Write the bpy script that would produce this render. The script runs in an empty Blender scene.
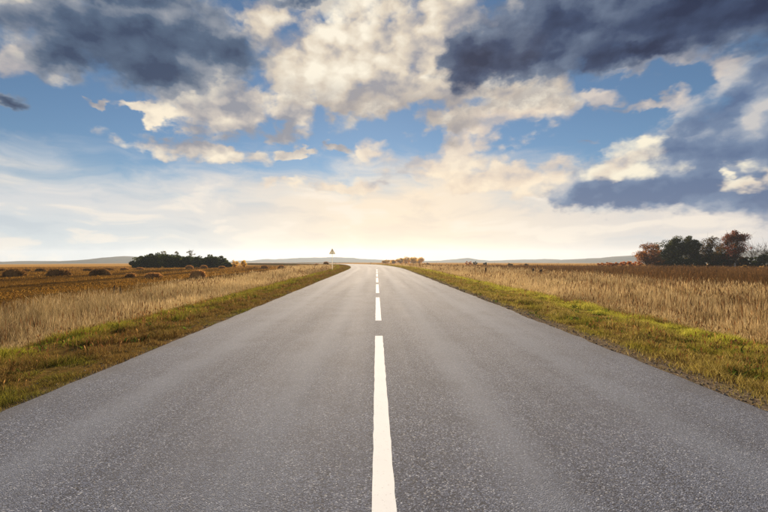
import bpy, math, random
import numpy as np
from mathutils import Vector

scene = bpy.context.scene
COL = scene.collection
R = math.radians

# ---------------------------------------------------------------- camera
EYE = 1.58            # eye height above the asphalt
FPX, VX, VY = 410.0, 376.5, 258.0     # focal length and vanishing point measured on the photograph (768 px wide)
cam = bpy.data.cameras.new('camera')
cam.sensor_width = 36.0
cam.lens = FPX / 768.0 * 36.0
cam.shift_x = (384.0 - VX) / 768.0
cam.shift_y = (VY - 256.0) / 768.0
cam.clip_start = 0.1
cam.clip_end = 20000.0
cam_ob = bpy.data.objects.new('camera', cam)
COL.objects.link(cam_ob)
cam_ob.location = (0, 0, EYE)
cam_ob.rotation_euler = (R(90), 0, 0)
scene.camera = cam_ob

# ---------------------------------------------------------------- exposure
scene.view_settings.view_transform = 'Standard'
scene.view_settings.look = 'None'
scene.view_settings.exposure = 0.85
scene.view_settings.gamma = 1.0
scene.view_settings.use_curve_mapping = False
scene.render.engine = 'CYCLES'
scene.cycles.max_bounces = 6
scene.cycles.transparent_max_bounces = 8
scene.cycles.volume_bounces = 1
scene.cycles.use_denoising = True

# ---------------------------------------------------------------- sun
SUN_AZ = R(-1.5)      # azimuth from the driving direction, negative = left
SUN_EL = R(18.0)
sun = bpy.data.lights.new('sun', 'SUN')
sun.energy = 5.0
sun.angle = R(0.6)
sun.color = (1.0, 0.79, 0.55)
sun_ob = bpy.data.objects.new('sun', sun)
COL.objects.link(sun_ob)
sdir = Vector((math.sin(SUN_AZ) * math.cos(SUN_EL), math.cos(SUN_AZ) * math.cos(SUN_EL), math.sin(SUN_EL)))
sun_ob.rotation_euler = sdir.to_track_quat('Z', 'Y').to_euler()
sun_ob.location = (-40, 20, 40)

# ---------------------------------------------------------------- world: Nishita sky with cloud layers at fixed directions
world = bpy.data.worlds.new('World')
scene.world = world
world.use_nodes = True


def lin(r, g, b):
    f = lambda c: (c / 255 / 12.92) if c / 255 <= 0.04045 else ((c / 255 + 0.055) / 1.055) ** 2.4
    return (f(r), f(g), f(b))


class NG:
    """tiny expression builder on a node tree"""
    def __init__(self, nt):
        self.nt = nt
        self.nodes = nt.nodes
        self.links = nt.links

    def put(self, sock, v):
        if isinstance(v, bpy.types.NodeSocket):
            self.links.new(v, sock)
        elif v is not None:
            if hasattr(sock.default_value, '__len__') and len(sock.default_value) == 4 and len(v) == 3:
                v = (*v, 1.0)
            sock.default_value = v

    def m(self, op, a, b=None, c=None, clamp=False):
        n = self.nodes.new('ShaderNodeMath')
        n.operation = op
        n.use_clamp = clamp
        for s, v in zip(n.inputs, (a, b, c)):
            self.put(s, v)
        return n.outputs[0]

    def v(self, op, a, b=None, c=None, out=0):
        n = self.nodes.new('ShaderNodeVectorMath')
        n.operation = op
        for s, x in zip(n.inputs, (a, b, c)):
            self.put(s, x)
        return n.outputs['Value'] if op in ('LENGTH', 'DOT_PRODUCT', 'DISTANCE') else n.outputs[0]

    def mapr(self, x, a, b, c=0.0, d=1.0, smooth=False):
        n = self.nodes.new('ShaderNodeMapRange')
        n.interpolation_type = 'SMOOTHSTEP' if smooth else 'LINEAR'
        for s, val in zip(n.inputs[:5], (x, a, b, c, d)):
            self.put(s, val)
        return n.outputs[0]

    def mix(self, f, a, b, blend='MIX'):
        n = self.nodes.new('ShaderNodeMix')
        n.data_type = 'RGBA'
        n.blend_type = blend
        self.put(n.inputs[0], f)
        self.put(n.inputs[6], a)
        self.put(n.inputs[7], b)
        return n.outputs[2]

    def noise(self, vec, scale, detail=6.0, rough=0.55, dist=0.0, lac=2.0, color=False, dim='3D'):
        n = self.nodes.new('ShaderNodeTexNoise')
        n.noise_dimensions = dim
        self.put(n.inputs['Vector'], vec)
        n.inputs['Scale'].default_value = scale
        n.inputs['Detail'].default_value = detail
        n.inputs['Roughness'].default_value = rough
        n.inputs['Distortion'].default_value = dist
        n.inputs['Lacunarity'].default_value = lac
        return n.outputs['Color'] if color else n.outputs['Fac']

    def voro(self, vec, scale, feature='F1', detail=0.0, rough=0.5, out='Distance', smooth=None, rnd=1.0, dim='3D'):
        n = self.nodes.new('ShaderNodeTexVoronoi')
        n.voronoi_dimensions = dim
        n.feature = feature
        self.put(n.inputs['Vector'], vec)
        n.inputs['Scale'].default_value = scale
        if 'Detail' in n.inputs:
            n.inputs['Detail'].default_value = detail
            n.inputs['Roughness'].default_value = rough
        if smooth is not None:
            n.inputs['Smoothness'].default_value = smooth
        n.inputs['Randomness'].default_value = rnd
        return n.outputs[out]

    def ramp(self, f, stops):
        n = self.nodes.new('ShaderNodeValToRGB')
        e = n.color_ramp.elements
        while len(e) < len(stops):
            e.new(0.5)
        for el, (p, c) in zip(e, stops):
            el.position = p
            el.color = (*c, 1.0)
        self.put(n.inputs[0], f)
        return n.outputs[0]


def build_sky():
    nt = world.node_tree
    nt.nodes.clear()
    g = NG(nt)
    out = nt.nodes.new('ShaderNodeOutputWorld')
    bg = nt.nodes.new('ShaderNodeBackground')
    nt.links.new(bg.outputs[0], out.inputs[0])
    STR = 0.10
    bg.inputs['Strength'].default_value = STR * 0.555
    sky = nt.nodes.new('ShaderNodeTexSky')
    sky.sky_type = 'NISHITA'
    sky.sun_disc = False
    sky.sun_elevation = SUN_EL
    sky.sun_rotation = SUN_AZ
    sky.air_density = 1.0
    sky.dust_density = 0.04
    sky.ozone_density = 2.0
    tc = nt.nodes.new('ShaderNodeTexCoord')
    sep = nt.nodes.new('ShaderNodeSeparateXYZ')
    nt.links.new(tc.outputs['Generated'], sep.inputs[0])
    az = g.m('ARCTAN2', sep.outputs[0], sep.outputs[1])
    el = g.m('ARCSINE', sep.outputs[2])
    el = g.m('MAXIMUM', el, 0.0)
    comb = nt.nodes.new('ShaderNodeCombineXYZ')
    g.put(comb.inputs[0], az)
    g.put(comb.inputs[1], el)
    P = comb.outputs[0]

    def ae(x, y):
        a = math.atan((x - VX) / FPX)
        return a, math.atan((VY - y) / FPX * math.cos(a))

    n2 = lambda *q, **k: g.noise(*q, dim='2D', **k)
    # noise fields ---------------------------------------------------------
    Pn = g.v('MULTIPLY', P, (1.0, 1.55, 1.0))
    w1 = g.v('SUBTRACT', n2(Pn, 5.0, 2.0, 0.5, color=True), (0.5, 0.5, 0.5))
    Pw = g.v('MULTIPLY_ADD', w1, (0.17, 0.10, 0.0), P)
    w2 = g.v('SUBTRACT', n2(Pn, 22.0, 3.0, 0.6, color=True), (0.5, 0.5, 0.5))
    Pw = g.v('MULTIPLY_ADD', w2, (0.05, 0.042, 0.0), Pw)
    Pd = g.v('MULTIPLY_ADD', w2, (0.05, 0.042, 0.0), g.v('MULTIPLY_ADD', w1, (0.07, 0.045, 0.0), P))
    Pq = g.v('MULTIPLY_ADD', w2, (0.02, 0.02, 0.0), Pn)

    def dens(q):
        a = n2(q, 6.0, 7.0, 0.53)
        b = g.voro(q, 13.0, 'F1', 2.0, 0.5, dim='2D')
        return g.m('SUBTRACT', a, g.m('MULTIPLY', b, 0.30))
    d0 = dens(Pq)                                                   # puffy density

    def body(q):
        return g.m('SUBTRACT', n2(q, 6.0, 5.0, 0.52), g.m('MULTIPLY', g.voro(q, 10.0, 'F1', 2.0, 0.55, dim='2D'), 0.30))
    relief = g.m('SUBTRACT', body(Pq), body(g.v('ADD', Pq, (-0.030, 0.042, 0.0))))   # rises towards the light
    fine = n2(Pq, 22.0, 7.0, 0.60)
    big = n2(Pn, 3.2, 4.0, 0.5)

    def smin(lst, k):
        f = lst[0]
        for x in lst[1:]:
            n = nt.nodes.new('ShaderNodeMath')
            n.operation = 'SMOOTH_MIN'
            g.put(n.inputs[0], f)
            g.put(n.inputs[1], x)
            n.inputs[2].default_value = k
            f = n.outputs[0]
        return f

    def field(blobs, Pv=None, k=0.35):
        """blobs (x, y, rx, ry) measured in photograph pixels, turned into azimuth and elevation"""
        fs = []
        for (x, y, rx, ry) in blobs:
            a, e = ae(x, y)
            ra = 0.5 * (ae(x + rx, y)[0] - ae(x - rx, y)[0])
            re = 0.5 * (ae(x, y - ry)[1] - ae(x, y + ry)[1])
            t = g.v('MULTIPLY_ADD', Pv or Pw, (1 / ra, 1 / re, 0.0), (-a / ra, -e / re, 0.0))
            fs.append(g.v('LENGTH', t))
        return smin(fs, k)

    def cover(f, amp, soft, edge=1.0):
        x = g.m('ADD', f, g.m('MULTIPLY', g.m('SUBTRACT', 0.29, d0), amp))
        x = g.m('ADD', x, g.m('MULTIPLY', g.m('SUBTRACT', 0.5, fine), 0.48))
        return g.mapr(x, edge + soft, edge - soft, 0.0, 1.0, True)

    col = g.v('SCALE', g.v('MULTIPLY', sky.outputs[0], (0.76, 0.94, 1.08)))
    col.node.inputs['Scale'].default_value = 0.66

    def layer(col, mask, c):
        c = g.v('SCALE', c)
        c.node.inputs['Scale'].default_value = 1.0 / STR
        return g.mix(mask, col, c)

    # high thin veil thickening to the horizon ----------------------------
    Pv = g.v('MULTIPLY', P, (1.0, 3.6, 1.0))
    st = n2(g.v('MULTIPLY_ADD', w1, (0.25, 0.3, 0.0), Pv), 4.5, 7.0, 0.6)
    cosw = g.m('COSINE', g.m('SUBTRACT', az, 0.05))
    cenw = g.m('POWER', g.m('MAXIMUM', cosw, 0.0), 14.0)
    elv = g.m('ADD', el, g.m('MULTIPLY', g.m('SUBTRACT', st, 0.5), 0.16))
    elv = g.m('SUBTRACT', elv, g.m('MULTIPLY', cenw, 0.035))
    veil = g.mapr(elv, 0.235, 0.10, 0.0, 0.96, True)
    side = g.m('MULTIPLY_ADD', g.m('SINE', az), 0.5, 0.5)
    vside = g.mix(side, lin(214, 217, 220), lin(226, 213, 203))
    vlow = g.mix(side, lin(198, 213, 222), lin(224, 213, 206))
    vside = g.mix(g.mapr(el, 0.13, 0.03, 0, 1, True), vside, vlow)
    vcol = g.mix(cenw, vside, lin(250, 229, 201))
    vst = n2(g.v('MULTIPLY_ADD', w1, (0.2, 0.2, 0.0), g.v('MULTIPLY', P, (1.0, 4.0, 1.0))), 6.0, 6.0, 0.55)
    vcol = g.mix(g.mapr(vst, 0.50, 0.68, 0.0, 0.62, True), vcol, lin(252, 238, 220))
    vcol = g.mix(g.mapr(vst, 0.48, 0.30, 0.0, 0.5, True), vcol, g.mix(cenw, lin(184, 196, 208), lin(226, 208, 190)))
    col = layer(col, veil, vcol)
    # glow just over the horizon straight ahead
    gl = g.m('MULTIPLY', g.mapr(el, 0.13, 0.0, 0, 1, True), g.m('POWER', g.m('MAXIMUM', cosw, 0.0), 22.0))
    col = layer(col, g.m('MULTIPLY', gl, 0.5), lin(250, 230, 202))

    warm_lit, warm_mid, warm_sh = lin(252, 242, 222), lin(222, 209, 194), lin(156, 156, 166)

    def cream(f, lit=warm_lit, mid=warm_mid, sh=warm_sh, gain=1.6, bias=0.5):
        t = g.m('MULTIPLY_ADD', relief, gain, bias)
        t = g.m('ADD', t, g.m('MULTIPLY', g.m('SUBTRACT', big, 0.5), 0.9))
        t = g.m('ADD', t, g.m('MULTIPLY', g.m('SUBTRACT', fine, 0.5), 0.32), clamp=True)
        return g.ramp(t, [(0.08, sh), (0.48, mid), (0.88, lit)])

    # small distant cumulus, peach, over the veil ------------------------
    fF = field([(480, 122, 66, 22), (430, 165, 62, 20), (452, 140, 40, 14), (535, 178, 50, 20), (500, 186, 80, 12),
                (345, 188, 60, 7)])
    col = layer(col, g.m('MULTIPLY', cover(fF, 2.6, 0.40), 0.85),
                cream(fF, lin(255, 235, 205), lin(232, 211, 188), lin(184, 178, 178)))
    fE = field([(222, 110, 62, 28), (152, 113, 36, 8), (208, 149, 76, 15), (278, 112, 34, 20), (282, 130, 22, 14),
                (332, 143, 20, 7), (102, 101, 16, 5), (298, 150, 16, 6)])
    col = layer(col, cover(fE, 1.9, 0.27, 0.9), cream(fE, lin(250, 236, 212), lin(204, 194, 184), lin(146, 148, 158), bias=0.38))
    fG = field([(662, 62, 38, 10), (712, 60, 30, 12),  (632, 103, 34, 6), (584, 135, 16, 6),
                (596, 98, 16, 8), (14, 62, 30, 12), (10, 22, 16, 16)])
    col = layer(col, g.m('MULTIPLY', cover(fG, 2.0, 0.45), 0.85),
                cream(fG, lin(225, 210, 195), lin(178, 172, 172), lin(128, 134, 152), bias=0.45))
    # big sunlit cumulus straight ahead ------------------------------------
    fB = field([(345, 55, 82, 48), (425, 38, 80, 52), (300, 78, 48, 26), (400, 88, 70, 22), (470, 70, 60, 40),
                (520, 92, 50, 20), (440, 118, 36, 22), (260, 20, 34, 34), (350, 96, 92, 14)])
    B = cream(fB, warm_lit, lin(222, 208, 189), lin(156, 155, 162), bias=0.50)
    eb = g.mapr(el, ae(376, 72)[1], ae(376, 108)[1], 0.0, 0.75, True)
    B = g.mix(g.m('MULTIPLY', eb, g.mapr(fine, 0.35, 0.6, 0.5, 1.0)), B, lin(158, 151, 150))
    col = layer(col, cover(fB, 1.6, 0.32), B)
    # blue-grey bank low on the right -------------------------------------
    fD = field([(668, 178, 92, 34), (735, 150, 80, 60), (775, 110, 70, 62), (618, 194, 62, 17), (700, 192, 130, 20), (820, 170, 90, 60), (900, 150, 100, 50), (690, 142, 44, 26)], Pd)
    eD = g.mapr(fD, 0.5, 1.0, 0.0, 0.24, True)
    tD = g.m('MULTIPLY_ADD', g.m('ADD', relief, g.m('MULTIPLY', g.m('SUBTRACT', fine, 0.5), 0.3)), 1.6, g.m('MULTIPLY_ADD', g.m('SUBTRACT', big, 0.5), 0.9, g.m('ADD', eD, 0.28)), clamp=True)
    Dc = g.ramp(tD, [(0.05, lin(88, 110, 146)), (0.42, lin(112, 132, 162)), (0.72, lin(156, 166, 182)), (1.0, lin(200, 197, 196))])
    mD = cover(fD, 1.1, 0.28, 1.04)
    col = layer(col, mD, Dc)
    fDl = field([(640, 158, 30, 20), (652, 146, 18, 12), (740, 178, 24, 8), (764, 168, 22, 13), (724, 168, 10, 5)], Pw)
    col = layer(col, g.m('MULTIPLY', cover(fDl, 2.4, 0.5, 0.85), 0.92), cream(fDl, lin(255, 244, 218), lin(232, 216, 196), lin(160, 166, 180), bias=0.62))
    # dark undersides overhead --------------------------------------------
    fA = field([(140, 40, 122, 46), (215, 50, 66, 36), (75, 28, 80, 32), (165, 74, 62, 26), (60, 58, 40, 28), (110, -10, 150, 26),
                (6, 102, 26, 9), (300, -6, 40, 12), (-60, 0, 90, 30)], Pd)
    eA = g.mapr(fA, 0.15, 0.95, 0.0, 1.0)
    tA = g.m('ADD', g.m('MULTIPLY_ADD', g.m('ADD', relief, g.m('MULTIPLY', g.m('SUBTRACT', fine, 0.5), 0.25)), 1.0, g.m('MULTIPLY', eA, 0.70)), g.m('MULTIPLY_ADD', g.m('SUBTRACT', big, 0.5), 1.0, g.mapr(el, ae(150, 75)[1], ae(150, 15)[1], 0.0, 0.30)), clamp=True)
    Ac = g.ramp(tA, [(0.0, lin(52, 68, 97)), (0.4, lin(82, 100, 125)), (0.8, lin(144, 150, 161)), (1.0, lin(205, 198, 188))])
    col = layer(col, g.m('MULTIPLY', cover(fA, 1.1, 0.34, 1.0), 0.97), Ac)
    fC = field([(560, 24, 110, 52), (680, 16, 120, 46), (476, 58, 44, 34), (530, 56, 80, 26), (770, 6, 80, 46), (640, -20, 200, 40), (860, 0, 120, 60), (640, 50, 70, 18)], Pd)
    eC = g.mapr(fC, 0.1, 0.95, 0.0, 1.0)
    tC = g.m('ADD', g.m('MULTIPLY_ADD', g.m('ADD', relief, g.m('MULTIPLY', g.m('SUBTRACT', fine, 0.5), 0.25)), 0.8, g.m('MULTIPLY', eC, 0.68)), g.m('MULTIPLY_ADD', g.m('SUBTRACT', big, 0.5), 0.7, g.mapr(el, ae(600, 55)[1], ae(600, 0)[1], 0.0, 0.30)), clamp=True)
    Cc = g.ramp(tC, [(0.0, lin(32, 43, 74)), (0.35, lin(57, 72, 103)), (0.75, lin(106, 120, 143)), (1.0, lin(184, 180, 178))])
    col = layer(col, g.m('MULTIPLY', cover(fC, 0.95, 0.26, 1.0), 0.98), Cc)
    # the same broken cloud goes on all round, outside the directions described above
    aa = g.m('ABSOLUTE', az)
    outf = g.m('MAXIMUM', g.mapr(aa, 0.80, 1.0, 0, 1, True), g.mapr(el, 0.60, 0.75, 0, 1, True))
    mo = g.mapr(g.m('ADD', big, g.m('MULTIPLY', g.m('SUBTRACT', d0, 0.3), 0.8)), 0.44, 0.62, 0.0, 0.9, True)
    mo = g.m('MULTIPLY', g.m('MULTIPLY', mo, outf), g.mapr(el, 0.14, 0.24, 0, 1, True))
    tO = g.m('MULTIPLY_ADD', relief, 2.2, 0.5, clamp=True)
    col = layer(col, mo, g.ramp(tO, [(0.0, lin(92, 102, 128)), (0.5, lin(150, 152, 164)), (1.0, lin(240, 226, 202))]))
    nt.links.new(col, bg.inputs[0])
    world.cycles.sampling_method = 'NONE'


build_sky()

# ================================================================ helpers
def tag(o, label=None, cat=None, group=None, kind=None):
    if label: o['label'] = label
    if cat: o['category'] = cat
    if group: o['group'] = group
    if kind: o['kind'] = kind
    return o


def mesh_np(name, verts, tris, mat, parent=None, quads=None, colors=None, attr=None, smooth=False):
    """one mesh object from numpy arrays"""
    me = bpy.data.meshes.new(name)
    verts = np.asarray(verts, np.float32)
    faces = []
    loops = []
    starts = []
    n = 0
    for arr, k in ((tris, 3), (quads, 4)):
        if arr is None or len(arr) == 0:
            continue
        arr = np.asarray(arr, np.int32)
        loops.append(arr.ravel())
        starts.append(n + np.arange(len(arr), dtype=np.int32) * k)
        n += arr.size
    loops = np.concatenate(loops)
    starts = np.concatenate(starts)
    me.vertices.add(len(verts))
    me.vertices.foreach_set('co', verts.ravel())
    me.loops.add(len(loops))
    me.loops.foreach_set('vertex_index', loops)
    me.polygons.add(len(starts))
    me.polygons.foreach_set('loop_start', starts)
    me.polygons.foreach_set('use_smooth', np.full(len(starts), smooth, bool))
    if colors is not None:
        ca = me.color_attributes.new('tint', 'FLOAT_COLOR', 'POINT')
        c4 = np.ones((len(verts), 4), np.float32)
        c4[:, :3] = colors
        ca.data.foreach_set('color', c4.ravel())
    if attr is not None:
        for k, val in attr.items():
            at = me.attributes.new(k, 'FLOAT', 'POINT')
            at.data.foreach_set('value', np.asarray(val, np.float32))
    me.update(calc_edges=True)
    me.validate()
    if mat:
        me.materials.append(mat)
    o = bpy.data.objects.new(name, me)
    COL.objects.link(o)
    if parent:
        o.parent = parent
    return o


def empty(name, loc, rz=0.0):
    o = bpy.data.objects.new(name, None)
    o.empty_display_size = 0.3
    o.location = loc
    o.rotation_euler = (0, 0, rz)
    COL.objects.link(o)
    return o


def material(name):
    m = bpy.data.materials.new(name)
    m.use_nodes = True
    nt = m.node_tree
    nt.nodes.clear()
    out = nt.nodes.new('ShaderNodeOutputMaterial')
    return m, NG(nt), out


def principled(g, out, color, rough=0.8, spec=0.3, normal=None, metal=0.0):
    b = g.nodes.new('ShaderNodeBsdfPrincipled')
    g.put(b.inputs['Base Color'], color)
    g.put(b.inputs['Roughness'], rough)
    g.put(b.inputs['Specular IOR Level'], spec)
    g.put(b.inputs['Metallic'], metal)
    if normal is not None:
        g.put(b.inputs['Normal'], normal)
    g.links.new(b.outputs[0], out.inputs[0])
    return b


def bump(g, h, strength=0.5, dist=0.01):
    n = g.nodes.new('ShaderNodeBump')
    n.inputs['Strength'].default_value = strength
    n.inputs['Distance'].default_value = dist
    g.put(n.inputs['Height'], h)
    return n.outputs[0]


def pos(g):
    return g.nodes.new('ShaderNodeNewGeometry').outputs['Position']


def attr_node(g, name):
    n = g.nodes.new('ShaderNodeAttribute')
    n.attribute_name = name
    return n


def vnoise(x, y, seed=0):
    """smooth value noise on arrays, 0..1"""
    xi = np.floor(x).astype(np.int64)
    yi = np.floor(y).astype(np.int64)
    fx = x - xi
    fy = y - yi
    fx = fx * fx * (3 - 2 * fx)
    fy = fy * fy * (3 - 2 * fy)

    def h(a, b):
        n = (a * 374761393 + b * 668265263 + seed * 1442695041) & 0xffffffff
        n = ((n ^ (n >> 13)) * 1274126177) & 0xffffffff
        n = n ^ (n >> 16)
        return (n & 0xffff) / 65535.0
    a = h(xi, yi) * (1 - fx) + h(xi + 1, yi) * fx
    b = h(xi, yi + 1) * (1 - fx) + h(xi + 1, yi + 1) * fx
    return a * (1 - fy) + b * fy


def fnoise(x, y, seed=0, oct=3):
    s = 0
    a = 1.0
    t = 0
    for k in range(oct):
        s = s + a * vnoise(x * 2 ** k, y * 2 ** k, seed + k * 17)
        t += a
        a *= 0.55
    return s / t


# ================================================================ the lie of the land
ROAD_C, ROAD_H = 0.09, 4.03
VERGE_L, VERGE_R = 2.6, 3.4


def centre(y):
    y = np.asarray(y, float)
    t = np.clip(y - 55.0, 0, 200.0)
    return ROAD_C - t * t / (2 * 260.0)


def far_drop(d):
    return -0.01 * np.clip(d - 100.0, 0, 3400.0)


def land(x, y):
    """height of the ground"""
    x = np.asarray(x, float)
    y = np.asarray(y, float)
    off = x - centre(y)
    s = np.abs(off) - ROAD_H
    vw = np.where(off < 0, VERGE_L, VERGE_R)
    z = np.where(s < 0, -0.13, 0.0)
    z = z + np.where(s >= 0, -0.045 - 0.03 * np.clip(s, 0, 3), 0)
    t = np.clip((s - vw + 0.3) / 3.4, 0, 1)
    t = t * t * (3 - 2 * t)
    z = z - t * 0.87
    bumps = (fnoise(x * 0.9, y * 0.9, 3) - 0.5) * 0.16 * np.clip(s - 0.25, 0, 1)
    bumps = bumps + (fnoise(x * 0.05, y * 0.05, 9) - 0.5) * 0.5 * np.clip((s - 14) / 20, 0, 1)
    return z + bumps + far_drop(np.hypot(x, y))


def px(x, ybase):
    """photograph pixel of a base on the field -> ground point"""
    Y = ybase - VY
    d = 1058.0 / Y if Y > 10.58 else 648.0 / (Y - 4.1)
    return ((x - VX) / FPX * d, d)


# ================================================================ ground
def ground():
    sv = [0, 1.0, 2.2, 3.3, 3.85, 4.02, 4.06, 4.2, 4.45, 4.7]
    s = 5.0
    st = 0.3
    while s < 3600:
        sv.append(s)
        s += st
        if s > 12: st *= 1.11
    sv = np.array(sv)
    S = np.concatenate([-sv[:0:-1], sv])
    ys = [0.0]
    st = 0.4
    while ys[-1] < 3300:
        ys.append(ys[-1] + st)
        if ys[-1] > 45: st *= 1.06
    yb = [0.0]
    st = -0.8
    while yb[-1] > -2500:
        yb.append(yb[-1] + st)
        if yb[-1] < -15: st *= 1.2
    Y = np.array(yb[:0:-1] + ys)
    gx, gy = np.meshgrid(S, Y)
    X = gx + centre(gy)
    Z = land(X, gy)
    V = np.stack([X, gy, Z], -1).reshape(-1, 3)
    nx, ny = len(S), len(Y)
    i = np.arange(nx * ny).reshape(ny, nx)
    Q = np.stack([i[:-1, :-1], i[:-1, 1:], i[1:, 1:], i[1:, :-1]], -1).reshape(-1, 4)
    m, g, out = material('field_ground')
    P = pos(g)
    lat = attr_node(g, 'lat').outputs['Fac']
    sep = g.nodes.new('ShaderNodeSeparateXYZ')
    g.links.new(P, sep.inputs[0])
    yy = sep.outputs[1]
    al = g.m('ABSOLUTE', lat)
    fine = g.noise(P, 9.0, 6.0, 0.65)
    mid = g.noise(P, 0.55, 4.0, 0.55)
    # swaths left by the mower run along the road
    cmb = g.nodes.new('ShaderNodeCombineXYZ')
    g.put(cmb.inputs[0], g.m('MULTIPLY', lat, 0.42))
    g.put(cmb.inputs[1], g.m('MULTIPLY', yy, 0.018))
    sw = g.noise(cmb.outputs[0], 1.0, 3.0, 0.6)
    mown = g.mix(g.mapr(sw, 0.42, 0.56, 0, 1, True), lin(58, 42, 18), lin(120, 86, 34))
    mown = g.mix(g.mapr(mid, 0.3, 0.75, 0, 0.5), mown, lin(128, 96, 42))
    brown = g.mix(mid, lin(58, 43, 27), lin(96, 73, 45))
    side = g.mapr(lat, -1.0, 1.0)
    field = g.mix(side, mown, brown)
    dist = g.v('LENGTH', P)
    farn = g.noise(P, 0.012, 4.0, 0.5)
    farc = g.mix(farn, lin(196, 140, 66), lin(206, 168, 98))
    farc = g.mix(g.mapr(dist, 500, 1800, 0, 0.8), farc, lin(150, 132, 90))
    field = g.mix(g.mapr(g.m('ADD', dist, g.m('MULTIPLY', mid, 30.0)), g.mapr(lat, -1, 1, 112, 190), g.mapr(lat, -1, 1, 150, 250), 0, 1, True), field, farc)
    thatch = g.mix(fine, lin(74, 58, 34), lin(150, 120, 70))
    thatch = g.mix(g.mapr(mid, 0.42, 0.62, 0, 0.6), thatch, lin(92, 92, 40))
    col = g.mix(g.mapr(al, 8.0, 15.0, 0, 1, True), thatch, field)
    grit = g.mix(g.voro(P, 38.0, out='Color'), lin(96, 84, 70), lin(150, 138, 122))
    gm = g.mapr(g.m('ADD', al, g.m('MULTIPLY', g.m('SUBTRACT', fine, 0.5), 0.6)), g.mapr(lat, -1, 1, 4.3, 4.75), g.mapr(lat, -1, 1, 4.08, 4.35), 0, 1, True)
    col = g.mix(gm, col, grit)
    col = g.mix(g.mapr(fine, 0.25, 0.75, 0.45, 0.0), col, lin(70, 54, 34))
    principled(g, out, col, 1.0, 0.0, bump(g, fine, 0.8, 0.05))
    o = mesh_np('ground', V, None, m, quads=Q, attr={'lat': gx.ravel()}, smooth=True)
    tag(o, kind='structure')


ground()


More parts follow.
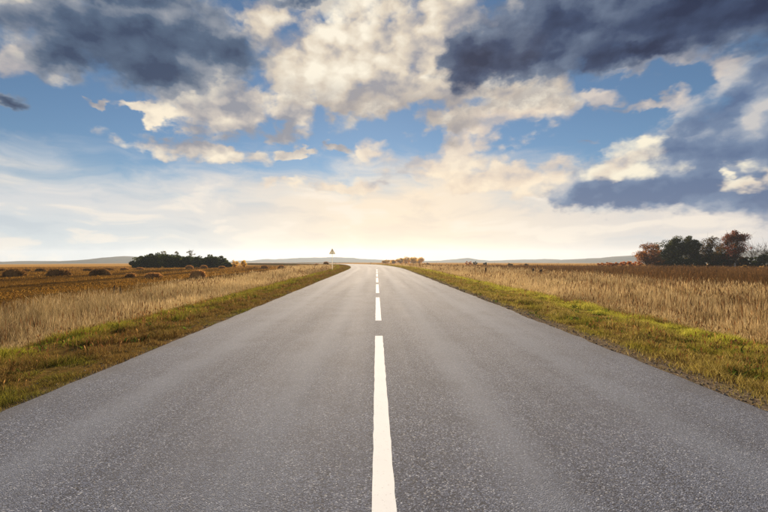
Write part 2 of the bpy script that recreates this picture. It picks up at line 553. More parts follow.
# ================================================================ road
def road():
    m, g, out = material('asphalt')
    P = pos(g)
    v1 = g.voro(P, 125.0, out='Color')
    bw = g.nodes.new('ShaderNodeSeparateColor')
    g.links.new(v1, bw.inputs[0])
    vd = g.voro(P, 125.0, out='Distance')
    v2 = g.voro(P, 85.0, out='Color')
    bw2 = g.nodes.new('ShaderNodeSeparateColor')
    g.links.new(v2, bw2.inputs[0])
    mid = g.noise(P, 1.1, 5.0, 0.6)
    # long streaks along the lanes: wheel tracks, drips, joints
    lat = attr_node(g, 'lat').outputs['Fac']
    sp = g.nodes.new('ShaderNodeSeparateXYZ')
    g.links.new(P, sp.inputs[0])
    c = g.nodes.new('ShaderNodeCombineXYZ')
    g.put(c.inputs[0], g.m('MULTIPLY', lat, 1.6))
    g.put(c.inputs[1], g.m('MULTIPLY', sp.outputs[1], 0.06))
    streak = g.noise(c.outputs[0], 1.0, 5.0, 0.6)
    base = g.ramp(bw.outputs[0], [(0.0, lin(6, 8, 16)), (0.28, lin(30, 37, 56)), (0.46, lin(68, 78, 103)), (0.78, lin(88, 99, 124)), (0.93, lin(122, 132, 154)), (1.0, lin(196, 202, 216))])
    # bitumen-dark pits and a few pale chips
    base = g.mix(g.mapr(bw2.outputs[0], 0.82, 0.92, 0, 0.65), base, lin(34, 38, 50))
    base = g.mix(g.mapr(bw2.outputs[1], 0.955, 0.985, 0, 0.4), base, lin(200, 200, 200))
    base = g.mix(g.mapr(streak, 0.35, 0.7, 0.0, 0.40), base, lin(114, 124, 144))
    base = g.mix(g.mapr(mid, 0.42, 0.72, 0.0, 0.36), base, lin(56, 61, 76))
    al = g.m('ABSOLUTE', lat)
    tr = g.m('ABSOLUTE', g.m('SUBTRACT', g.m('ABSOLUTE', g.m('SUBTRACT', al, 1.9)), 0.85))
    base = g.mix(g.mapr(g.m('ADD', tr, g.m('MULTIPLY', g.m('SUBTRACT', mid, 0.5), 0.5)), 0.45, 0.0, 0, 0.36, True), base, lin(120, 130, 148))
    edge = g.mapr(g.m('ADD', al, g.m('MULTIPLY', g.m('SUBTRACT', mid, 0.5), 0.7)), 3.55, 4.05, 0, 0.5, True)
    base = g.mix(edge, base, lin(62, 61, 68))
    hgt = g.m('SUBTRACT', g.m('MULTIPLY', bw.outputs[1], 0.5), vd)
    rough = g.mapr(streak, 0.3, 0.7, 0.97, 0.92)
    principled(g, out, base, rough, 0.68, bump(g, hgt, 0.6, 0.005))
    rng = np.random.default_rng(5)
    ys = [-60.0]
    while ys[-1] < 420:
        ys.append(ys[-1] + (0.22 if -2 < ys[-1] < 30 else 0.8 if ys[-1] < 80 else 4.0))
    Y = np.array(ys)
    off = np.array([-4.03, -4.03, -4.0, -3.2, -2.0, -1.0, 0, 1.0, 2.0, 3.2, 4.0, 4.03, 4.03])
    zo = np.array([-0.12, -0.02, 0, 0.012, 0.025, 0.035, 0.04, 0.035, 0.025, 0.012, 0, -0.02, -0.12]) - 0.02
    X = centre(Y)[:, None] + off[None, :]
    jl = (fnoise(Y * 0.7, Y * 0 + 2, 4) - 0.5) * 0.09 + (fnoise(Y * 4.3, Y * 0 + 7, 4) - 0.5) * 0.05
    jr = (fnoise(Y * 0.8, Y * 0 + 9, 8) - 0.5) * 0.14 + (fnoise(Y * 4.1, Y * 0 + 5, 8) - 0.5) * 0.10
    X[:, :3] += jl[:, None]
    X[:, -3:] += jr[:, None]
    Z = zo[None, :] + far_drop(Y)[:, None]
    V = np.stack([X, np.repeat(Y[:, None], len(off), 1), Z], -1).reshape(-1, 3)
    i = np.arange(V.shape[0]).reshape(len(Y), len(off))
    Q = np.stack([i[:-1, :-1], i[:-1, 1:], i[1:, 1:], i[1:, :-1]], -1).reshape(-1, 4)
    r = mesh_np('road', V, None, m, quads=Q, attr={'lat': np.tile(off, len(Y))})
    tag(r, kind='structure')

    m2, g2, out2 = material('road_paint')
    P = pos(g2)
    n = g2.noise(P, 55.0, 5.0, 0.7)
    n2_ = g2.noise(P, 3.0, 4.0, 0.6)
    pc = g2.mix(g2.mapr(n2_, 0.3, 0.8, 0, 0.6), lin(248, 252, 255), lin(236, 240, 246))
    pits = g2.voro(P, 95.0, out='Color')
    bw3 = g2.nodes.new('ShaderNodeSeparateColor')
    g2.links.new(pits, bw3.inputs[0])
    pc = g2.mix(g2.mapr(g2.m('ADD', bw3.outputs[0], g2.m('MULTIPLY', n, 0.3)), 1.10, 1.22, 0, 0.4), pc, lin(120, 118, 120))
    principled(g2, out2, pc, 0.9, 0.1, bump(g2, n, 0.2, 0.002))
    k = 0
    y0 = -5.8
    while y0 < 55:
        yy = np.linspace(y0, y0 + 6.0, 48 if y0 < 20 else 14)
        cx = centre(yy) - 0.043
        jit = 0.003 if y0 < 20 else 0.0
        lx = cx - 0.075 + rng.normal(0, jit, len(yy)) * 0.7
        rx = cx + 0.075 + rng.normal(0, jit, len(yy)) * 0.7
        z = 0.0245 + far_drop(yy)
        o_ = np.stack([(lx + rx) / 2, (yy), z], -1)
        base = np.array([centre(y0) - 0.043, y0, 0.0])
        L = np.stack([lx, yy, z], -1) - base
        Rr = np.stack([rx, yy, z], -1) - base
        Lb = L - [0, 0, 0.004]
        Rb = Rr - [0, 0, 0.004]
        VV = np.stack([Lb, L, Rr, Rb], 1).reshape(-1, 3)
        idx = np.arange(len(VV)).reshape(-1, 4)
        QQ = np.concatenate([np.stack([idx[:-1, a], idx[:-1, a + 1], idx[1:, a + 1], idx[1:, a]], -1) for a in range(3)])
        QQ = np.concatenate([QQ, [[0, 3, 2, 1]], [idx[-1]]])
        d = mesh_np('centre_line_dash', VV, None, m2, parent=r, quads=QQ)
        d.location = base
        y0 += 8.0


road()


# ================================================================ grass and weeds
def veg_material(name, trans=0.35, rough=0.8):
    m, g, out = material(name)
    t = attr_node(g, 'tint').outputs['Color']
    d = g.nodes.new('ShaderNodeBsdfPrincipled')
    g.put(d.inputs['Base Color'], t)
    d.inputs['Roughness'].default_value = rough
    d.inputs['Specular IOR Level'].default_value = 0.05
    tr = g.nodes.new('ShaderNodeBsdfTranslucent')
    g.put(tr.inputs[0], t)
    mx = g.nodes.new('ShaderNodeMixShader')
    mx.inputs[0].default_value = trans
    g.links.new(d.outputs[0], mx.inputs[1])
    g.links.new(tr.outputs[0], mx.inputs[2])
    g.links.new(mx.outputs[0], out.inputs[0])
    return m


M_GRASS = veg_material('grass_blades', 0.5, 1.0)


def blades(p, h, w, lean, colors, rng, head=None, tipcol=None):
    """p (n,3) roots; h heights; w widths; lean = sideways reach; head = seed-head width factor or None. Returns verts, tris, colours"""
    n = len(p)
    a = rng.uniform(0, 2 * np.pi, n)
    la = rng.uniform(0, 2 * np.pi, n)
    side = np.stack([np.cos(a), np.sin(a), np.zeros(n)], -1)
    ld = np.stack([np.cos(la), np.sin(la), np.zeros(n)], -1) * lean[:, None]
    up = np.array([0, 0, 1.0])

    def at(t):
        hz = h * (t - 0.18 * t * t * np.clip(lean / np.maximum(h, 1e-3), 0, 1.5))
        return p + ld * (t * t) + up * hz[:, None]
    sw = side * (w / 2)[:, None]
    if head is None:
        V = np.stack([p - sw, p + sw, at(0.55) - sw * 0.8, at(0.55) + sw * 0.8, at(1.0)], 1)
        T = np.array([[0, 1, 3], [0, 3, 2], [2, 3, 4]])
        k = 5
        cfac = [0, 0, .4, .4, 1]
    else:
        hw = sw * head[:, None]
        V = np.stack([p - sw * .5, p + sw * .5, at(0.7) - sw * .4, at(0.7) + sw * .4, at(0.84) - hw, at(0.84) + hw, at(1.0)], 1)
        T = np.array([[0, 1, 3], [0, 3, 2], [2, 3, 5], [2, 5, 4], [4, 5, 6]])
        k = 7
        cfac = [0, 0, .3, .3, 1, 1, 1]
    tris = (np.arange(n)[:, None, None] * k + T[None]).reshape(-1, 3)
    c = np.repeat(colors[:, None, :], k, 1)
    if tipcol is not None:
        f = np.array(cfac)[None, :, None]
        c = c * (1 - f) + tipcol[:, None, :] * f
    return V.reshape(-1, 3), tris, c.reshape(-1, 3)


def join(parts):
    vs, ts, cs = [], [], []
    n = 0
    for v, t, c in parts:
        vs.append(v)
        ts.append(t + n)
        cs.append(c)
        n += len(v)
    return np.concatenate(vs), np.concatenate(ts), np.concatenate(cs)


def scatter(rng, s0, s1, y0, y1, rho, sign, d0=6.0, pw=1.5, wide=1.25):
    """points between lateral distances s0..s1 from the road edge; density rho per m2 up to d0, thinning as (d0/d)^pw"""
    out = []
    y = y0
    while y < y1:
        dy = max(1.0, y * 0.06)
        dd = np.hypot(y + dy / 2, min(s0 + 4, 12))
        r = rho * min(1.0, (d0 / dd) ** pw)
        smax = min(s1, wide * (y + dy) + 6.0)
        if smax > s0:
            n = rng.poisson(r * dy * (smax - s0))
            yy = rng.uniform(y, y + dy, n)
            ss = rng.uniform(s0, smax, n)
            out.append(np.stack([ss, yy], -1))
        y += dy
    q = np.concatenate(out)
    s, y = q[:, 0], q[:, 1]
    x = centre(y) + sign * (ROAD_H + s)
    return s, x, y


def L3(*c):
    return np.array(lin(*c))


def pick(rng, n, pal, wts):
    idx = rng.choice(len(pal), n, p=np.array(wts) / sum(wts))
    c = np.array([lin(*q) for q in pal])[idx]
    return c * rng.uniform(0.78, 1.22, (n, 1))


def lerp(a, b, t):
    return a * (1 - t[:, None]) + b * t[:, None]


def verge(sign, name, label, vw, seed):
    rng = np.random.default_rng(seed)
    parts = []
    # the short sward
    s, x, y = scatter(rng, -0.10, vw + 0.7, 1.0, 115, 5200, sign, 6.0, 1.6)
    d = np.hypot(x, y)
    cl = fnoise(x * 2.6, y * 2.0, seed)                 # clumps
    pat = fnoise(x * 1.5, y * 1.1, seed + 5)            # patches of green among the rust
    keep = rng.uniform(0, 1, len(s)) < np.clip((s + (-0.12 if sign > 0 else 0.10)) / (0.75 if sign > 0 else 0.22), 0.06, 1) * np.clip((cl - 0.20) / 0.22, 0.15, 1)
    s, x, y, d, cl, pat = [q[keep] for q in (s, x, y, d, cl, pat)]
    n = len(s)
    h = (0.03 + 0.15 * np.clip((cl - 0.28) / 0.45, 0, 1) ** 1.5) * rng.uniform(0.6, 1.35, n) * np.clip((0.35 if sign > 0 else 0.6) + s / 0.9, 0, 1)
    w = 0.0034 * np.clip(d / 6.0, 1, 9) ** 0.85 * rng.uniform(0.7, 1.4, n)
    dry = pick(rng, n, ([(134, 108, 60), (108, 82, 46), (152, 130, 80), (78, 60, 38), (118, 100, 52)] if sign < 0 else [(168, 150, 80), (132, 112, 58), (188, 170, 108), (92, 76, 44), (156, 144, 68)]), [3, 3, 2, 2.4, 3])
    grn = pick(rng, n, [(112, 108, 44), (84, 86, 36), (146, 138, 58), (58, 64, 30)] if sign < 0 else [(144, 136, 54), (114, 110, 44), (168, 156, 70), (88, 90, 38)], [3, 3, 2, 1.5])
    lush = pick(rng, n, [(146, 146, 48), (166, 158, 62), (124, 130, 42)] if sign < 0 else [(190, 188, 70), (206, 198, 94), (168, 172, 62)], [3, 2, 2])
    gmix = np.clip((pat - (0.55 if sign < 0 else 0.50)) * 6 + rng.normal(0, 0.35, n), 0, 1)
    c = lerp(dry, grn, gmix)
    band = np.exp(-((s - vw + 0.25 + (pat - 0.5) * 1.4) / 0.55) ** 2) * 1.05
    c = lerp(c, lush, np.clip(band * rng.uniform(0.3, 1.2, n), 0, 1))
    p = np.stack([x, y, np.maximum(land(x, y), -0.06 + far_drop(np.hypot(x, y)) - 0.14 * np.clip(s, 0, 9)) - 0.01], -1)
    parts.append(blades(p, h, w, h * rng.uniform(0.2, 0.9, n), c, rng))
    # rust-brown dead stalks standing out of it
    s, x, y = scatter(rng, 0.5, vw + 0.4, 2.0, 110, 70, sign, 8.0, 1.2)
    cl2 = fnoise(x * 0.9, y * 0.8, seed + 31)
    k = cl2 > 0.48
    s, x, y = s[k], x[k], y[k]
    n = len(s)
    d = np.hypot(x, y)
    h = rng.uniform(0.10, 0.30, n)
    c = pick(rng, n, [(116, 78, 46), (92, 62, 40), (156, 120, 72), (70, 50, 36)], [3, 2, 2, 1])
    p = np.stack([x, y, land(x, y) - 0.01], -1)
    parts.append(blades(p, h, 0.006 * np.clip(d / 7, 1, 8) ** 0.8, h * rng.uniform(0.05, 0.4, n), c, rng, head=rng.uniform(1.0, 3.2, n)))
    # bleached straw lying at the edge of the asphalt
    s, x, y = scatter(rng, -0.02, 0.75, 1.5, 60, 260 if sign > 0 else 90, sign, 7.0, 1.3)
    n = len(s)
    d = np.hypot(x, y)
    h = rng.uniform(0.01, 0.035, n)
    c = pick(rng, n, [(206, 184, 138), (176, 148, 100), (120, 92, 60)], [3, 3, 2])
    p = np.stack([x, y, land(x, y) + 0.012], -1)
    parts.append(blades(p, h, 0.006 * np.clip(d / 7, 1, 6) ** 0.8, rng.uniform(0.06, 0.18, n), c, rng))
    # broad-leaved weeds
    s, x, y = scatter(rng, 0.25, vw, 2.0, 70, 1.5, sign, 9.0, 0.9)
    vs = []
    for sx, sy in zip(x, y):
        m = rng.integers(8, 18)
        pp = np.stack([sx + rng.normal(0, 0.07, m), sy + rng.normal(0, 0.07, m), np.zeros(m)], -1)
        pp[:, 2] = land(pp[:, 0], pp[:, 1]) - 0.01
        vs.append(pp)
    p = np.concatenate(vs)
    n = len(p)
    d = np.hypot(p[:, 0], p[:, 1])
    h = rng.uniform(0.05, 0.17, n)
    c = pick(rng, n, [(74, 96, 36), (52, 70, 28), (100, 120, 44), (86, 60, 34)], [3, 3, 2, 1])
    parts.append(blades(p, h, rng.uniform(0.018, 0.035, n), h * rng.uniform(0.5, 1.4, n), c, rng))
    v, t, c = join(parts)
    o = mesh_np(name, v, t, M_GRASS, colors=c)
    tag(o, label, 'grass', kind='stuff')


verge(-1, 'verge_grass', 'short rust and green roadside grass along the left road edge', VERGE_L, 11)
verge(1, 'verge_grass', 'short yellow green roadside grass along the right road edge', VERGE_R, 23)


def tall(sign, name, label, s0, s1, seed, pal, wts, hts=(0.75, 1.15), rho=900, headcol=((188, 164, 120), (158, 132, 94), (206, 186, 146)), y1=125):
    rng = np.random.default_rng(seed)
    s, x, y = scatter(rng, s0, s1, 3.0, y1, rho, sign, 11.0, 1.25)
    edge = fnoise(x * 0.35, y * 0.2, seed + 3)
    cl = fnoise(x * 1.1, y * 0.8, seed)
    k = (s > s0 + (edge - 0.35) * 1.8) & (s < s1 - rng.uniform(0, 1, len(s)) ** 1.2 * (0.75 if s1 < 60 else 0.3) * (s1 - s0)) & (rng.uniform(0, 1, len(s)) < np.clip((cl - 0.15) / 0.3, 0.15, 1))
    s, x, y, cl = s[k], x[k], y[k], cl[k]
    n = len(s)
    d = np.hypot(x, y)
    ramp = np.clip((s - s0 + 0.1) / 1.8, 0.35, 1)
    big = fnoise(x * 0.18, y * 0.12, seed + 8)
    pit = fnoise(x * 0.5, y * 0.32, seed + 60)
    h = rng.uniform(hts[0] * 0.7, hts[1], n) * (0.45 + 0.95 * cl) * ramp * np.clip(0.25 + 1.6 * pit, 0.5, 1.15)
    w = 0.0034 * np.clip(d / 10.0, 1, 9) ** 0.95 * rng.uniform(0.7, 1.4, n)
    c = pick(rng, n, pal, wts) * (0.20 + 1.15 * big + 0.40 * pit)[:, None]
    hc = pick(rng, n, headcol, [2, 2, 1]) * (0.20 + 1.1 * big + 0.40 * pit)[:, None]
    p = np.stack([x, y, land(x, y) - 0.02], -1)
    hd = np.where(rng.uniform(0, 1, n) < 0.55, rng.uniform(0.9, 1.7, n), 0.4)
    a = blades(p, h, w, h * (0.03 + 0.55 * rng.uniform(0, 1, n) ** 2.2), c, rng, head=hd, tipcol=hc)
    # curved lower leaves
    q = rng.uniform(0, 1, n) < 0.45
    n2 = q.sum()
    h2 = h[q] * rng.uniform(0.35, 0.7, n2)
    b = blades(p[q] + rng.normal(0, 0.05, (n2, 3)) * [1, 1, 0], h2, w[q] * 1.2, h2 * rng.uniform(0.3, 0.9, n2), c[q] * 0.95, rng)
    # withered forbs with dark heads in drifts
    q = (rng.uniform(0, 1, n) < 0.10) & (fnoise(x * 0.3, y * 0.22, seed + 90) > 0.5)
    n3 = q.sum()
    f = blades(p[q] + rng.normal(0, 0.1, (n3, 3)) * [1, 1, 0], h[q] * rng.uniform(0.9, 1.3, n3), w[q] * 1.3, h[q] * rng.uniform(0.02, 0.2, n3),
               pick(rng, n3, [(92, 66, 44), (112, 82, 52), (74, 54, 38)], [2, 2, 1]), rng, head=rng.uniform(1.5, 4.0, n3))
    v, t, c = join([a, b, f])
    o = mesh_np(name, v, t, M_GRASS, colors=c)
    tag(o, label, 'grass', kind='stuff')


STRAW = [(184, 164, 114), (160, 138, 92), (204, 186, 136), (126, 104, 68), (102, 86, 54)]
tall(-1, 'tall_dry_grass', 'tall straw coloured dry grass beside the left verge', VERGE_L + 0.2, 14.5, 41, STRAW, [3, 3, 1.5, 2, 1.5], (0.5, 0.85))
tall(1, 'tall_dry_grass', 'tall straw coloured dry grass beside the right verge', VERGE_R + 0.1, 24.0, 47,
     STRAW, [3, 3, 2, 2, 1.5], (0.62, 1.0))
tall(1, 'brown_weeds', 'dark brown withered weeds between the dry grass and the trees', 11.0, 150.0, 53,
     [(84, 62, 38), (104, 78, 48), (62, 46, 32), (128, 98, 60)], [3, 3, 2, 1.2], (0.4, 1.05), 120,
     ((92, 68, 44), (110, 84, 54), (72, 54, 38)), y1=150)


def stubble():
    rng = np.random.default_rng(61)
    s, x, y = scatter(rng, 12.0, 160.0, 8.0, 175, 60, -1, 22.0, 1.5)
    n = len(s)
    d = np.hypot(x, y)
    sw = fnoise((x - centre(y)) * 0.42, y * 0.018, 71)
    k = rng.uniform(0, 1, n) < np.clip(0.35 + sw, 0, 1)
    x, y, d, sw = x[k], y[k], d[k], sw[k]
    n = len(x)
    h = rng.uniform(0.05, 0.16, n) * (0.6 + sw) * np.clip(d / 40, 1, 1.6)
    c = lerp(pick(rng, n, [(72, 52, 24), (58, 42, 20), (84, 62, 28)], [2, 2, 1]),
             pick(rng, n, [(134, 98, 42), (116, 84, 36), (150, 116, 56)], [2, 2, 1]), np.clip((sw - 0.42) * 7, 0, 1))
    p = np.stack([x, y, land(x, y) - 0.02], -1)
    v, t, c = blades(p, h, 0.012 * np.clip(d / 14.0, 1, 9) * rng.uniform(0.7, 1.5, n), h * rng.uniform(0.3, 1.2, n), c, rng)
    o = mesh_np('field_stubble', v, t, M_GRASS, colors=c)
    tag(o, 'ochre mown stubble of the left field', 'grass', kind='stuff')


stubble()


def pebbles():
    rng = np.random.default_rng(71)
    oc = np.array([[1, 0, 0], [-1, 0, 0], [0, 1, 0], [0, -1, 0], [0, 0, .7], [0, 0, -.7]])
    of = np.array([[0, 2, 4], [2, 1, 4], [1, 3, 4], [3, 0, 4], [2, 0, 5], [1, 2, 5], [3, 1, 5], [0, 3, 5]])
    ps, cs = [], []
    for sign, rho in ((1, 170), (-1, 60)):
        s, x, y = scatter(rng, -0.03, 0.55, 1.5, 45, rho, sign, 7.0, 1.3)
        ps.append(np.stack([x, y, land(x, y)], -1))
    p = np.concatenate(ps)
    n = len(p)
    r = rng.uniform(0.006, 0.022, n) * np.clip(np.hypot(p[:, 0], p[:, 1]) / 9, 1, 2)
    V = oc[None] * r[:, None, None] * rng.uniform(0.6, 1.3, (n, 1, 3)) * rng.uniform(0.8, 1.2, (n, 6, 1))
    V = V + p[:, None, :] + [0, 0, 0.004]
    T = (np.arange(n)[:, None, None] * 6 + of[None]).reshape(-1, 3)
    c = np.repeat(pick(rng, n, [(150, 140, 126), (112, 102, 92), (180, 168, 150), (92, 84, 78)], [3, 3, 1, 2])[:, None], 6, 1)
    m, g, out = material('gravel_stone')
    principled(g, out, attr_node(g, 'tint').outputs['Color'], 0.9, 0.2)
    o = mesh_np('roadside_gravel', V.reshape(-1, 3), T, m, colors=c.reshape(-1, 3))
    tag(o, 'loose pale gravel along the asphalt edges', 'gravel', kind='stuff')


pebbles()


# ================================================================ trees and shrubs
M_LEAF = veg_material('leaves', 0.5)


def bark_material():
    m, g, out = material('bark')
    P = pos(g)
    n = g.noise(g.v('MULTIPLY', P, (6, 6, 1.2)), 1.0, 5.0, 0.65)
    principled(g, out, g.mix(n, lin(52, 42, 34), lin(104, 90, 76)), 0.9, 0.15, bump(g, n, 0.6, 0.03))
    m2, g2, out2 = material('pale_bark')
    P = pos(g2)
    n = g2.noise(g2.v('MULTIPLY', P, (3, 3, 9)), 1.0, 4.0, 0.6)
    principled(g2, out2, g2.mix(g2.mapr(n, 0.52, 0.66, 0, 1), lin(206, 198, 184), lin(70, 62, 56)), 0.8, 0.2)
    return m, m2


M_BARK, M_BIRCH = bark_material()


def tube(path, radii, k=6):
    path = np.asarray(path, float)
    n = len(path)
    V = []
    for i in range(n):
        t = path[min(i + 1, n - 1)] - path[max(i - 1, 0)]
        t = t / (np.linalg.norm(t) + 1e-9)
        a = np.cross(t, [0.31, 0.95, 0.05])
        a /= np.linalg.norm(a) + 1e-9
        b = np.cross(t, a)
        for j in range(k):
            th = 2 * np.pi * j / k
            V.append(path[i] + radii[i] * (np.cos(th) * a + np.sin(th) * b))
    V = np.array(V)
    T = []
    for i in range(n - 1):
        for j in range(k):
            a0, a1 = i * k + j, i * k + (j + 1) % k
            T += [[a0, a1, a1 + k], [a0, a1 + k, a0 + k]]
    return V, np.array(T)


def bend(p0, p1, rng, n=5, amt=0.08):
    p0, p1 = np.asarray(p0, float), np.asarray(p1, float)
    t = np.linspace(0, 1, n)[:, None]
    L = np.linalg.norm(p1 - p0)
    mid = rng.normal(0, amt * L, 3)
    return p0 * (1 - t) + p1 * t + mid * (4 * t * (1 - t)) + np.array([0, 0, 0.10 * L]) * (4 * t * (1 - t)) * 0.6


def tree(name, label, cat, x, y, h, rx, pal, seed, base=0.18, clumps=26, leaves=90, leaf=0.26, group=None, pale=False, sparse=1.0, top=1.0, twigs=0, fat=1.0):
    """a tree or shrub at (x, y): trunk with limbs, crown of leaf faces gathered in clumps"""
    rng = np.random.default_rng(seed)
    z = float(land(x, y))
    root = empty(name, (x, y, z))
    tag(root, label, cat, group)
    zb = h * base
    # clump centres in an uneven egg
    C, rad = [], []
    lob = rng.uniform(0, 2 * np.pi, 3)
    while len(C) < clumps:
        q = rng.normal(0, 1, 3)
        q /= np.linalg.norm(q)
        r = rng.uniform(0.25, 1.0) ** 0.5
        th = math.atan2(q[1], q[0])
        wob = 1 + 0.16 * math.sin(2 * th + lob[0]) + 0.12 * math.sin(3 * th + lob[1] + 2 * q[2])
        zz = q[2] * r
        wx = rx * 0.82 * r * wob * (1.0 if zz < 0 else top + (1 - top) * (1 - zz))
        C.append([q[0] * wx, q[1] * wx, zb + (h - zb) * (0.5 + 0.46 * zz * (1 + 0.1 * math.sin(4 * th)))])
        rad.append(rng.uniform(0.16, 0.30) * min(rx, (h - zb) / 2) * 1.3 * fat)
    C = np.array(C)
    rad = np.array(rad)
    # trunk and limbs
    tv, tt = [], []
    nv = 0
    lean = rng.normal(0, 0.03 * h, 2)
    tr = 0.014 * h + 0.03
    tp = [np.array([lean[0] * t * t, lean[1] * t * t, h * 0.86 * t - 0.15]) for t in np.linspace(0, 1, 8)]
    tp = [p + np.array([*rng.normal(0, 0.008 * h, 2), 0]) * (i > 0) for i, p in enumerate(tp)]
    trr = [tr * (1.35 if i == 0 else 1) * (1 - 0.88 * i / 7) for i in range(8)]
    parts = [tube(tp, trr, 8)]
    for i in range(len(C)):
        f = np.clip((C[i][2] / h - 0.22) * 0.9, 0.08, 0.95)
        j = f * 7
        a = tp[int(j)] + (tp[min(int(j) + 1, 7)] - tp[int(j)]) * (j - int(j))
        r0 = trr[int(j)] * 0.5
        path = bend(a, C[i], rng)
        parts.append(tube(path, np.linspace(r0, 0.012, len(path)), 5))
        for _ in range(twigs):
            e = C[i] + np.clip(rng.normal(0, 1, 3), -1.4, 1.4) * rad[i] * 1.1 + [0, 0, rad[i] * 0.9]
            parts.append(tube([path[-2], (path[-2] + e) / 2 + rng.normal(0, 0.1, 3), e], [0.03, 0.022, 0.010], 3))
    for v, t in parts:
        tv.append(v)
        tt.append(t + nv)
        nv += len(v)
    tk = mesh_np('trunk', parts[0][0], parts[0][1], M_BIRCH if pale else M_BARK, parent=root, smooth=True)
    mesh_np('limbs', np.concatenate(tv[1:]), np.concatenate(tt[1:]) - len(parts[0][0]), M_BARK, parent=tk, smooth=True)
    # leaves
    n = int(clumps * leaves * sparse)
    if n < 1:
        return root
    ci = rng.integers(0, clumps, n)
    dirs = rng.normal(0, 1, (n, 3))
    dirs /= np.linalg.norm(dirs, axis=1)[:, None]
    p = C[ci] + dirs * (rad[ci] * rng.uniform(0.2, 1.0, n) ** 0.5)[:, None] * [1.15, 1.15, 0.85]
    p[:, 2] = np.maximum(p[:, 2], 0.05)
    a = rng.normal(0, 1, (n, 3))
    a /= np.linalg.norm(a, axis=1)[:, None]
    b = np.cross(a, rng.normal(0, 1, (n, 3)))
    b /= np.linalg.norm(b, axis=1)[:, None]
    sz = leaf * rng.uniform(0.55, 1.3, n)
    A, B = a * sz[:, None] * 0.5, b * (sz * 0.36)[:, None]
    V = np.stack([p - A, p + B, p + A, p - B], 1).reshape(-1, 3)
    Q = np.arange(n * 4).reshape(n, 4)
    pc = np.array([lin(*q) for q in pal])
    base_i = rng.integers(0, len(pc), clumps)
    ii = np.where(rng.uniform(0, 1, n) < 0.6, base_i[ci], rng.integers(0, len(pc), n))
    c = pc[ii] * rng.uniform(0.7, 1.3, (n, 1))
    mesh_np('crown', V, None, M_LEAF, parent=root, quads=Q, colors=np.repeat(c[:, None], 4, 1).reshape(-1, 3))
    return root


DK = [(53, 64, 30), (43, 53, 25), (71, 79, 35), (35, 43, 23)]
OLIVE = [(84, 84, 35), (66, 69, 30), (110, 102, 43), (51, 56, 28)]
RUST = [(147, 93, 47), (168, 108, 54), (108, 75, 41), (192, 132, 66)]
BRWN = [(92, 66, 38), (71, 56, 35), (115, 87, 48), (58, 48, 33)]
RED = [(132, 68, 47), (110, 60, 41), (159, 93, 56), (89, 60, 41)]
GOLD = [(238, 202, 84), (218, 180, 70), (246, 218, 120), (188, 150, 64)]
ORNG = [(216, 140, 60), (184, 112, 48), (228, 162, 82)]


def ph(ytop, ybase, d):
    return (ybase - ytop) / FPX * d


# --- the dark clump in the left field
DKG = [(70, 82, 36), (56, 68, 30), (90, 98, 44), (44, 54, 26)]
ORD = ['first', 'second', 'third', 'fourth', 'fifth', 'sixth', 'seventh', 'eighth', 'ninth', 'tenth', 'eleventh', 'twelfth',
       'thirteenth', 'fourteenth', 'fifteenth', 'sixteenth', 'seventeenth', 'eighteenth']
clump = [(137, 261, 11), (147, 256.5, 13), (158, 254, 14), (169, 254.5, 13), (180, 256, 13), (190, 256.5, 12), (201, 257, 12), (211, 256, 12), (220, 258, 10), (227, 262, 7)]
for i, (cx_, yt, wpx) in enumerate(clump):
    x_, y_ = px(cx_, 267.5)
    y_ += (i % 3) * 2.2
    x_ *= y_ / (y_ - (i % 3) * 2.2)
    tree('dark_shrub', f'{ORD[i]} dark green bushy tree from the left in the dense field clump', 'tree', x_, y_, ph(yt, 267.3, y_) * 1.1,
         wpx / FPX * y_ * 0.86, DKG, 100 + i, base=0.0, clumps=46, leaves=130, leaf=0.36, fat=1.35, group='dark clump in the left field')
for i, (cx_, yt, lab) in enumerate([(164.5, 249.5, 'spindly tree with thin open crown poking out of the left part of the dark clump'),
                                    (177, 251, 'lower spindly tree poking out of the middle of the dark clump'),
                                    (192, 248.7, 'tallest spindly tree standing out above the dark clump')]):
    x_, y_ = px(cx_, 267.0)
    y_ += 4
    tree('spindly_tree', lab, 'tree', x_ * 1.033, y_, ph(yt, 267.2, y_), 1.35 if i != 2 else 1.7, OLIVE, 130 + i, base=0.62, clumps=13, leaves=22, leaf=0.24,
         group='thin trees above the dark clump', twigs=2)
for i, (cx_, lab) in enumerate([(235, 'golden autumn shrub touching the right end of the dark clump'), (244.5, 'golden autumn shrub standing free right of the dark clump')]):
    x_, y_ = px(cx_, 267.2)
    tree('golden_shrub', lab, 'shrub', x_, y_, ph(260, 267.2, y_), 1.25, GOLD, 140 + i, base=0.0, clumps=20, leaves=60, leaf=0.24, group='golden shrubs by the dark clump')

# --- the row of trees on the right
DT = 147.0
def rt(cx_, dy=0.0):
    d = DT + dy
    return (cx_ - VX) / FPX * d, d


